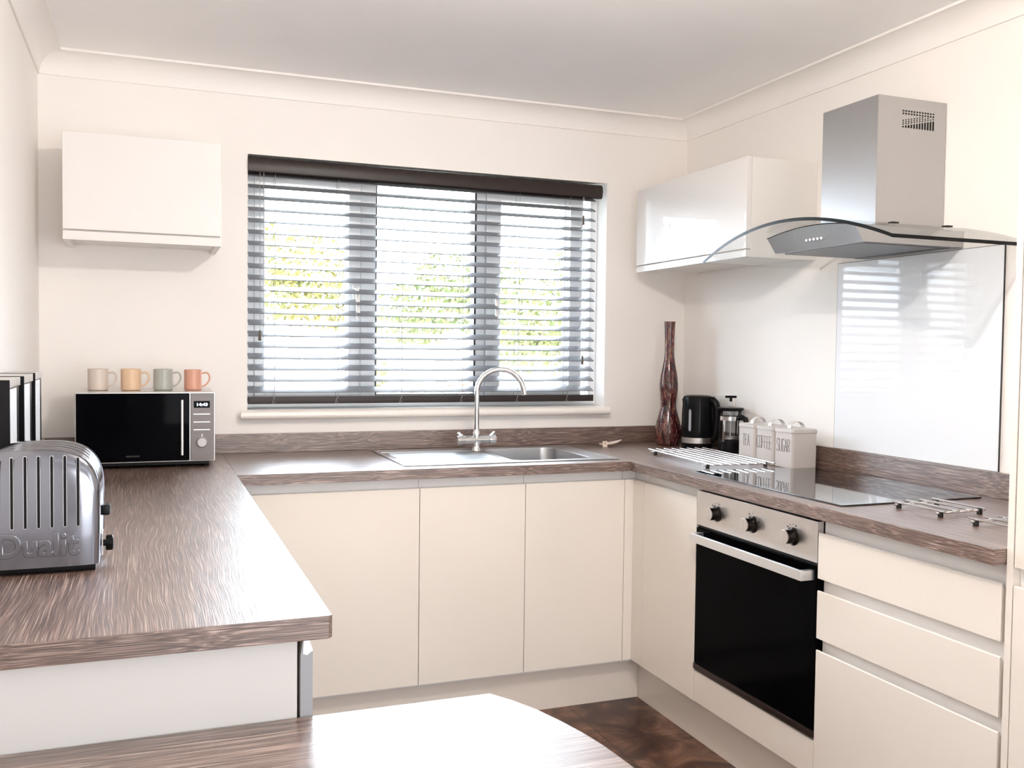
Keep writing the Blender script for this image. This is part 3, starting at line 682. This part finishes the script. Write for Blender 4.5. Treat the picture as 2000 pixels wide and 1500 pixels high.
kn = MB(); kn.tube([(QX, QY, WT + .205), (QX, QY, WT + .222)], .0055, 14); kn.tube([(QX - .021, QY + .008, WT + .224), (QX + .021, QY - .008, WT + .224)], .0048, 14); kn.build('plunger_knob', M['black'], plo)
h_ = MB(); dd = Vector((0.25, -0.97, 0)).normalized()
def cp_(rad, z): return Vector((QX, QY, WT + z)) + dd * rad
h_.tube([cp_(.045, .138), cp_(.060, .145), cp_(.078, .138), cp_(.084, .118), cp_(.084, .08), cp_(.078, .06)], [.009, .011, .011, .009, .008, .007], 14); h_.build('handle', M['black'], cf)
for k in range(4):
    a = k * PI / 2 + .4; bs = MB(); bs.box(QX + .0448 * math.cos(a) - .003, QX + .0448 * math.cos(a) + .003, QY + .0448 * math.sin(a) - .003, QY + .0448 * math.sin(a) + .003, WT + .046, WT + .131); bs.build('frame_strut', M['chrome'], cf)

# ================================================================ CANISTERS
GLY = {'T': [[(0, 1), (1, 1)], [(.5, 1), (.5, 0)]], 'E': [[(1, 1), (0, 1), (0, 0), (1, 0)], [(0, .52), (.8, .52)]], 'A': [[(0, 0), (.5, 1), (1, 0)], [(.2, .36), (.8, .36)]],
       'C': [[(1, .85), (.75, 1), (.25, 1), (0, .8), (0, .2), (.25, 0), (.75, 0), (1, .15)]], 'O': [[(.25, 1), (.75, 1), (1, .8), (1, .2), (.75, 0), (.25, 0), (0, .2), (0, .8), (.25, 1)]],
       'F': [[(1, 1), (0, 1), (0, 0)], [(0, .52), (.8, .52)]], 'S': [[(1, .85), (.75, 1), (.25, 1), (0, .85), (0, .65), (1, .38), (1, .15), (.75, 0), (.25, 0), (0, .15)]],
       'U': [[(0, 1), (0, .2), (.25, 0), (.75, 0), (1, .2), (1, 1)]], 'G': [[(1, .85), (.75, 1), (.25, 1), (0, .8), (0, .2), (.25, 0), (.75, 0), (1, .2), (1, .48), (.55, .48)]],
       'R': [[(0, 0), (0, 1), (.75, 1), (1, .85), (1, .65), (.75, .5), (0, .5)], [(.45, .5), (1, 0)]]}
def rrect(x0, x1, y0, y1, rad, z, n=5): return rr_(x0, x1, y0, y1, rad, z, n)
def canister(yc, wd, word, label, dz=0):
    t = thing('storage_tin', (2.487, yc, WT), label, 'storage tin', 'tea, coffee and sugar tins')
    x0, x1 = 2.435, 2.540; ya, yb = yc - wd / 2, yc + wd / 2
    b = MB(); b.loft([rrect(x0 + .002, x1 - .002, ya + .002, yb - .002, .010, WT + .0005), rrect(x0, x1, ya, yb, .010, WT + .003), rrect(x0, x1, ya, yb, .010, WT + .124)]); b.build('tin_body', M['ivory'], t)
    l = MB(); l.loft([rrect(x0 - .0012, x1 + .0012, ya - .0012, yb + .0012, .011, WT + .1245), rrect(x0 - .0020, x1 + .0020, ya - .0020, yb + .0020, .011, WT + .126), rrect(x0 - .0012, x1 + .0012, ya - .0012, yb + .0012, .011, WT + .1365), rrect(x0 + .002, x1 - .002, ya + .002, yb - .002, .010, WT + .1385)])
    lo = l.build('lid', M['ivory'], t)
    h = MB(); xc = (x0 + x1) / 2
    h.ribbon([(xc + .030 * math.cos(PI * k / 14), yc, WT + .1385 + .024 * math.sin(PI * k / 14)) for k in range(15)], .021, .0012, (0, 1, 0)); h.build('lid_handle', M['ivory'], lo)
    n = len(word); lw = .0118; gap = .0030; tot = n * lw + (n - 1) * gap; yy = yc + tot / 2; zb = WT + .058; lh = .044 if n > 3 else .042
    tx = MB()
    for chh in word:
        for st in GLY[chh]:
            pts = [(x0 - .0002, yy - p[0] * lw, zb + p[1] * lh) for p in st]
            tx.ribbon(pts, .0006, .0014, (1, 0, 0)) if False else tx.tube(pts, .00075, 6)
        yy -= lw + gap
    tx.build('lettering', M['ink'], t)
canister(-0.7415, .103, 'TEA', 'cream metal tin lettered TEA, nearest the coffee press')
canister(-0.8515, .103, 'COFFEE', 'cream metal tin lettered COFFEE, between the other two tins')
canister(-0.9615, .103, 'SUGAR', 'cream metal tin lettered SUGAR, next to the hob')

# ================================================================ TRIVETS
def trivet(P, U, V, n, label, h, rad=.0032, foot=.0065):
    """P first corner, U along the row of rods, V along the rods"""
    t = thing('trivet', (P[0] + U[0] / 2 + V[0] / 2, P[1] + U[1] / 2 + V[1] / 2, WT), label, 'trivet', 'chrome rod trivets on the worktop')
    P = Vector((*P, WT + h)); U = Vector((*U, 0)); V = Vector((*V, 0)); r = MB()
    for k in range(n): r.tube([P + U * (k / (n - 1)), P + U * (k / (n - 1)) + V], rad, 12)
    r.build('rods', M['chrome'], t)
    un = U.normalized()
    for s in (.10, .90):
        q = P + V * s - Vector((0, 0, rad * 2 - .0004)); cr = MB(); cr.tube([q - un * .014, q + U + un * .014], rad, 12); cr.build('crossbar', M['chrome'], t)
        for e in (0.02, .98):
            c = q + U * e; fm = MB(); fm.lathe([(foot, .0005), (foot * 1.05, .002), (foot, c.z - WT + rad)], (c.x, c.y, WT), 20); fm.build('foot', M['rubber'], t)
trivet((2.1945, -0.438), (0.2400, -0.0120), (-0.042, -0.522), 8, 'long eight-rod chrome trivet in front of the kettle and tins', .0185, .0034)
trivet((2.1885, -1.7515), (0.1380, 0.004), (0.0, -0.174), 4, 'small four-rod chrome trivet at the right end of the hob', .0165)
trivet((2.1790, -2.0068), (0.1380, 0.001), (0.0, -0.174), 4, 'small chrome trivet half hidden by the tall cabinet', .0165)

# ================================================================ MICROWAVE AND MUGS
mw = thing('microwave', (0.352, -0.23, WT), 'silver and black microwave oven with digital clock below the left wall cabinet', 'microwave')
mx0, mx1, my0, my1, mz0, mz1 = 0.1385, 0.5660, -0.4000, -0.0600, 0.9300, 1.1605
MB().box(mx0, mx1, my0 + .012, my1, mz0, mz1, 0.004).build('casing', M['silverpaint'], mw)
MB().box(mx0, mx1, my0, my0 + .0115, mz0, mz1, 0.003).build('front_frame', M['silverpaint'], mw)
do = MB(); do.box(mx0 + .0032, 0.4845, my0 - .0035, my0 + .0005, mz0 + .0035, mz1 - .0040, 0.002); doo = do.build('door', M['blackglass'], mw)
h_ = MB(); h_.box(0.4565, 0.4650, my0 - .022, my0 - .014, 0.9520, 1.1360, 0.0025); h_.box(0.458, 0.4635, my0 - .016, my0 - .003, 0.958, 0.966); h_.box(0.458, 0.4635, my0 - .016, my0 - .003, 1.122, 1.130); h_.build('handle', M['silverpaint'], doo)
text_mesh('brand_lettering', 'KENWOOD', .008, .040, .0002, mat('faint_letters', (0.09, 0.085, 0.08), .4), doo, (0.290, my0 - .0038, 0.9490), (1, 0, 0), (0, 0, 1))
cpn = MB(); cpn.box(0.4870, 0.5625, my0 - .0035, my0 + .0005, mz0 + .0035, mz1 - .0040, 0.002); cpo = cpn.build('control_panel', M['greypanel'], mw)
dp = MB(); dp.box(0.4975, 0.5485, my0 - .0045, my0 - .0034, 1.1080, 1.1305, .0003); dpo = dp.build('display', M['blackglass'], cpo)
text_mesh('display_digits', '14:43', .0135, .033, .0002, M['led'], dpo, (0.5080, my0 - .0050, 1.1145), (1, 0, 0), (0, 0, 1), offset=.0002)
for v in (1.0868, 1.0605, 1.0350): MB().box(0.4965, 0.5490, my0 - .0055, my0 - .0034, v - .0020, v + .0020, .0008).build('button_bar', M['silverpaint'], cpo)
kb = MB(); kb.lathe([(0.0185, 0), (0.0185, -.002), (0.0162, -.004), (0.0155, -.014), (0.014, -.0155)], (0.5230, my0 - .0036, 0.9935), 40, 'y'); kbo = kb.build('dial', mat('dial_silver', (0.45, 0.44, 0.43), 0.45, 0.6), cpo)
MB().box(0.5222, 0.5250, my0 - .0050, my0 - .0036, 1.0105, 1.0210).build('dial_pointer', M['white'], cpo)
ft = [(mx0 + .05, my0 + .05), (mx1 - .03, my0 + .05), (mx0 + .05, my1 - .05), (mx1 - .03, my1 - .05)]
bs = MB(); bs.box(mx0 + .015, mx1 - .02, my0 + .012, my1 - .01, mz0 - .010, mz0 + .001); bs.build('underside', M['black'], mw)
for x, y in ft: MB().lathe([(0.012, .0005), (0.013, .002), (0.013, .0105)], (x, y, WT), 20).build('foot', M['black'], mw)

def mug(x, y, rad, colr, label, hgt=.0722):
    m = mat('mug_glaze', colr, 0.32); t = thing('mug', (x, y, mz1), label, 'mug', 'pastel mugs in a row on the microwave')
    z = mz1 + .0004
    b = MB(); b.lathe([(rad * .90, 0), (rad * .97, .0015), (rad, .006), (rad, hgt * .5), (rad, hgt - .001), (rad - .0012, hgt), (rad - .0026, hgt - .001), (rad - .003, .010), (rad * .8, .004), (.001, .0035)], (x, y, z), 44); b.build('cup', m, t, ang=40)
    h = MB(); pts = []
    for k in range(17):
        s_ = k / 16; a = PI * .60 - s_ * PI * 1.12
        pts.append((x + rad - .002 + .0135 + .0135 * math.cos(a) - (0.009 * max(0, s_ - .55) / .45), y - .004, z + hgt * .60 + .018 * math.sin(a) - .012 * max(0, s_ - .45) / .55))
    pts = [(x + rad - .002, y - .003, z + hgt * .80)] + pts + [(x + rad - .001, y - .003, z + hgt * .20)]
    h.tube(pts, .0030, 10); h.build('handle', m, t)
mug(0.1998, -0.25, .0320, (0.58, 0.50, 0.44), 'beige mug, leftmost of the four on the microwave')
mug(0.3022, -0.25, .0323, (0.66, 0.46, 0.30), 'pale yellow mug between the beige and grey-green mugs on the microwave')
mug(0.4050, -0.25, .0318, (0.38, 0.39, 0.35), 'grey-green mug between the yellow and terracotta mugs on the microwave')
mug(0.5020, -0.25, .0298, (0.60, 0.31, 0.22), 'terracotta pink mug, rightmost of the four on the microwave', .0705)

# ================================================================ TOASTER
ts = thing('toaster', (0.168, -1.765, WT), 'vintage polished steel toaster with six vent slits at the left edge', 'toaster')
tx0, tx1 = 0.060, 0.2760; tz0, tz1 = 0.9230, 1.1300
def arch(sc, dz=0, n=8, y=0):
    cx = (tx0 + tx1) / 2; hw = (tx1 - tx0) / 2 * sc; zt = tz0 + (tz1 - tz0) * sc + dz; Hc = .098 * sc; e = 2 / 2.9
    pts = [(cx + hw * .985, tz0), (cx + hw * .997, tz0 + (zt - Hc - tz0) * .5)]
    for k in range(33):
        a = PI * k / 32; c, q = math.cos(a), math.sin(a)
        pts.append((cx + hw * math.copysign(abs(c) ** e, c), zt - Hc + Hc * abs(q) ** e))
    pts += [(cx - hw * .997, tz0 + (zt - Hc - tz0) * .5), (cx - hw * .985, tz0)]
    return [(p[0], y, p[1]) for p in pts]
b = MB(); secs = [(.40, -1.8765), (.70, -1.8755), (.82, -1.8745), (.90, -1.8728), (.95, -1.8700), (.98, -1.8660), (.996, -1.8610), (1.0, -1.8560), (1.0, -1.8500)]
b.loft([arch(s, 0, 8, y) for s, y in secs]); pf = b.build('front_plate', M['toast'], ts, ang=60)
b = MB(); secs = [(.975, -1.8495)]
yy = -1.8495
for k in range(4):
    for (s, dy) in ((.975, .004), (.988, .010), (.992, .017), (.988, .024), (.975, .030), (.965, .034)): secs.append((s, yy + dy))
    yy += .038
b.loft([arch(s, 0.003, 8, y) for s, y in secs]); b.build('body', M['toast'], ts, ang=60)
ye = secs[-1][1] + .0005
b = MB(); b.loft([arch(s, 0, 8, y) for s, y in ((1.0, ye), (1.0, ye + .010), (.99, ye + .016), (.95, ye + .020))]); b.build('rear_plate', M['toast'], ts, ang=60)
for k in range(7):
    x = 0.1360 + 0.02085 * (k - 1); b = MB(); zb, ztp = 0.9950 - (.0 if k < 5 else -.001), 1.1165 - (.0015 if k in (1,) else 0) - (.0035 if k >= 6 else .0 if k else .004)
    pts = [(x + .0022 * math.cos(a), ztp + .0022 * math.sin(a)) for a in [PI * q / 6 for q in range(7)]] + [(x + .0022 * math.cos(a), zb + .0022 * math.sin(a)) for a in [PI + PI * q / 6 for q in range(7)]]
    b.prism(pts, 'y', -1.8771, -1.8700); so = b.build('vent_slit', M['black'], pf)
    b = MB(); rim = [(x + .0026 * math.cos(a), -1.8770, ztp + .0026 * math.sin(a)) for a in [PI * q / 6 for q in range(7)]] + [(x + .0026 * math.cos(a), -1.8770, zb + .0026 * math.sin(a)) for a in [PI + PI * q / 6 for q in range(7)]]
    rim.append(rim[0]); b.tube(rim, .0005, 6); b.build('slit_rim', M['chrome'], so)
text_mesh('embossed_lettering', 'Dualit', .0560, .1290, .0012, M['toast'], pf, (0.1130, -1.8765, 0.9445), (1, 0, 0), (0, 0, 1), bevel=.0012, offset=.0012)
MB().box(tx0 + .008, tx1 - .008, -1.862, ye + .01, WT + .0005, tz0 - .0005, .002).build('base', M['black'], ts)
MB().box(tx1 - .002, tx1 + .014, -1.795, -1.765, 0.9960, 1.0160, .004).build('lever', M['black'], ts)
kb = MB(); kb.lathe([(0.006, -.002), (0.006, .006), (0.0135, .007), (0.0145, .010), (0.0145, .018), (0.012, .020)], (tx1 - .001, -1.790, 0.9445), 30, 'x'); kb.build('timer_knob', M['black'], ts)
MB().box(tx1 - .001, tx1 + .0015, -1.81, -1.76, 0.925, 0.965, .0005).build('dial_plate', M['chrome'], ts)

# ================================================================ BLACK AND CHROME TINS BY LEFT WALL
def tin(ya, yb, z1, label):
    t = thing('storage_box', (0.062, (ya + yb) / 2, WT), label, 'storage box', 'black and chrome boxes against the left wall')
    x0, x1 = 0.024, 0.100; z0 = WT + .0005; zb = z1 - .018; ym = yb - (yb - ya) * .36
    MB().box(x0, x1, ya, ya + .006, z0, z1 - .001, .0008).build('front_panel', M['black'], t)
    MB().box(x0 + .001, x1 - .003, ya + .0065, yb, z0, zb, .0008).build('box_body', M['black'], t)
    MB().box(x0, x1, ya + .0065, yb, zb + .0003, z1, .0012).build('top_cap', M['silverpaint'], t)
    MB().box(x1 - .0028, x1 - .0003, ya + .012, ym, z0 + .002, zb - .002, .0005).build('side_panel', M['satin'], t)
tin(-1.5950, -1.4250, 1.2425, 'black and chrome storage box against the left wall, nearest the toaster')
tin(-1.3600, -1.1850, 1.2430, 'black and chrome storage box against the left wall, middle of three')
tin(-1.1380, -0.9700, 1.2440, 'black and chrome storage box against the left wall, farthest from the toaster')

# double socket on the right wall behind the kettle
sk_ = thing('wall_socket', (W, -0.335, 1.09), 'white wall socket half hidden behind the kettle and coffee press', 'socket')
MB().box(W - .009, W - .0005, -0.410, -0.265, 1.050, 1.135, .002).build('face_plate', M['white'], sk_)
rk = MB()
for y in (-0.375, -0.300): rk.box(W - .012, W - .0088, y - .006, y + .006, 1.108, 1.124, .001)
rk.build('rocker_switch', M['white'], sk_)

# ceiling lamp fitting (above the frame) that carries the kitchen light
cl_ = thing('ceiling_lamp', (1.2, -2.16, H), 'small white ceiling lamp holder above the middle of the kitchen', 'lamp')
MB().lathe([(0.045, -.0005), (0.045, -.012), (0.012, -.022), (0.012, -.060), (0.020, -.070), (0.020, -.100), (0.016, -.104)], (1.2, -2.16, H), 32).build('lamp_holder', M['white'], cl_)

# guessed window, added behind the viewer to go with the rear fill light
rw = struct(thing('added_window', (1.45, REAR, 0.95)), 'guessed window added behind the viewer to go with the fill light')
b = MB(); ring(b, 0.45, 2.45, 0.25, 1.65, .05, .05, .05, .05, REAR + .001, REAR + .06); b.build('window_frame', M['upvc'], rw)
MB().box(0.5, 2.4, REAR + .002, REAR + .012, 0.30, 1.60).build('pane', M['white'], rw)

# ================================================================ OUTSIDE
M['grass'] = mat('garden_ground', (0.45, 0.48, 0.40), 0.9); M['render'] = mat('white_render', (0.80, 0.78, 0.76), 0.8); M['roof'] = mat('pale_roof', (0.42, 0.30, 0.26), 0.8)
M['bark'] = mat('bark', (0.20, 0.16, 0.12), 0.9); M['shade'] = mat('house_window', (0.22, 0.25, 0.28), 0.2)
struct(MB().box(-40, 60, 0.6, 70, -1.7, -1.5).build('ground_outside', M['grass']), 'pale garden ground outside')
def leafmat(name, a, b_):
    m = mat(name, a, 0.6); n = noise(m, coords(m), 2.2, 3); r = ramp(m, n.outputs['Fac'], [(0.38, a), (0.62, b_)]); L(m, r.outputs['Color'], pb(m).inputs['Base Color'])
    n2 = pb(m); n2.inputs['Transmission Weight'].default_value = 0; return m
M['leafy'] = leafmat('yellow_leaves', (0.150, 0.115, 0.022), (0.115, 0.125, 0.035)); M['leafg'] = leafmat('green_leaves', (0.085, 0.110, 0.035), (0.125, 0.125, 0.038)); M['leafr'] = leafmat('red_leaves', (0.17, 0.08, 0.07), (0.13, 0.11, 0.06))
def tree(name, x, y, zb, blobs, m, count, leaf, label, trunk=True, cat='tree'):
    t = thing(name, (x, y, -1.5), label, cat)
    V, Fc = [], []
    tot = sum(b[3] ** 2 for b in blobs)
    for (bx, by, bz, br, sq) in blobs:
        for k in range(int(count * br * br / tot)):
            while True:
                p = Vector((random.uniform(-1, 1), random.uniform(-1, 1), random.uniform(-1, 1)))
                if 0.35 < p.length < 1: break
            c = Vector((bx, by, bz)) + Vector((p.x * br, p.y * br, p.z * br * sq))
            a = Vector((random.gauss(0, 1), random.gauss(0, 1), random.gauss(0, 1))).normalized(); d = a.orthogonal().normalized(); e = a.cross(d)
            s = leaf * random.uniform(.6, 1.3); i = len(V)
            V += [c - d * s, c - e * s * .55, c + d * s, c + e * s * .55]; Fc.append((i, i + 1, i + 2, i + 3))
    mesh_from('foliage', [tuple(v) for v in V], Fc, m, t)
    if trunk:
        tr = MB(); tr.tube([(x, y, -1.5), (x + .05, y, -.2), (x, y, zb), (x + .1, y, zb + 1.2)], [.16, .13, .10, .05], 10)
        for k in range(4):
            a = k * 1.6; tr.tube([(x, y, zb - .2 + .2 * k), (x + .6 * math.cos(a), y + .6 * math.sin(a), zb + .7 + .2 * k)], [.05, .02], 8)
        tr.build('trunk', M['bark'], t)
    return t
tree('garden_tree', 2.6, 12, 1.0, [(2.2, 12, 2.75, .75, .75), (2.9, 12, 2.6, .75, .8), (3.1, 11.8, 2.0, .75, .55), (2.4, 12.2, 2.1, .7, .6), (3.6, 12, 1.75, .45, .5)], M['leafy'], 3600, .055, 'yellowing tree outside beyond the left window light')
tree('garden_tree', 5.4, 13, 1.0, [(5.6, 13, 2.6, .8, .7), (5.2, 13, 2.1, .95, .6), (6.1, 13, 2.2, .8, .8), (4.8, 13, 1.7, .7, .5)], M['leafg'], 3600, .055, 'green tree outside beyond the centre window light')
tree('garden_tree', 6.5, 11, .9, [(5.9, 11, 2.35, .55, .8), (6.4, 11, 1.9, .8, .7), (7.1, 11, 2.5, .55, .9), (6.9, 11, 1.7, .8, .7), (6.2, 11, 1.3, .6, .5)], M['leafg'], 3600, .05, 'green tree outside beyond the right window light')
tree('garden_tree', 3.55, 10.5, .3, [(3.5, 10.5, .95, .30, 1.3)], M['leafy'], 700, .045, 'slim yellow sapling outside in front of the white house')
tree('garden_shrub', 4.5, 10, 0, [(4.2, 10, .55, .5, .4), (4.9, 10, .6, .5, .4)], M['leafr'], 900, .045, 'reddish flowering shrub outside below the centre window light', False, 'shrub')
tree('garden_tree', 7.5, 14, 1.0, [(7.6, 14, 1.4, 1.1, .6), (8.4, 14, 1.6, 1.0, .6)], M['leafy'], 2500, .06, 'low yellow-green tree outside at the far right of the window')
def house(x0, x1, y0, y1, ze, zr, label, wins):
    t = thing('house', ((x0 + x1) / 2, y0, -1.5), label, 'house')
    MB().box(x0, x1, y0, y1, -1.5, ze).build('wall', M['render'], t)
    MB().prism([(y0 - .3, ze), (y1 + .3, ze), ((y0 + y1) / 2, zr)], 'x', x0 - .3, x1 + .3).build('roof', M['roof'], t)
    for (wx, wz, ww, wh) in wins: MB().box(wx, wx + ww, y0 - .04, y0 - .003, wz, wz + wh).build('window', M['shade'], t)
house(-3.0, 4.1, 16, 21, 1.45, 2.1, 'white rendered house outside beyond the left window light', [(3.35, .9, .38, .42), (1.8, .9, .38, .42)])
house(6.0, 10.5, 19, 24, 1.3, 2.0, 'white rendered house outside beyond the centre window light', [(7.0, .6, .5, .5), (8.4, .6, .5, .5)])
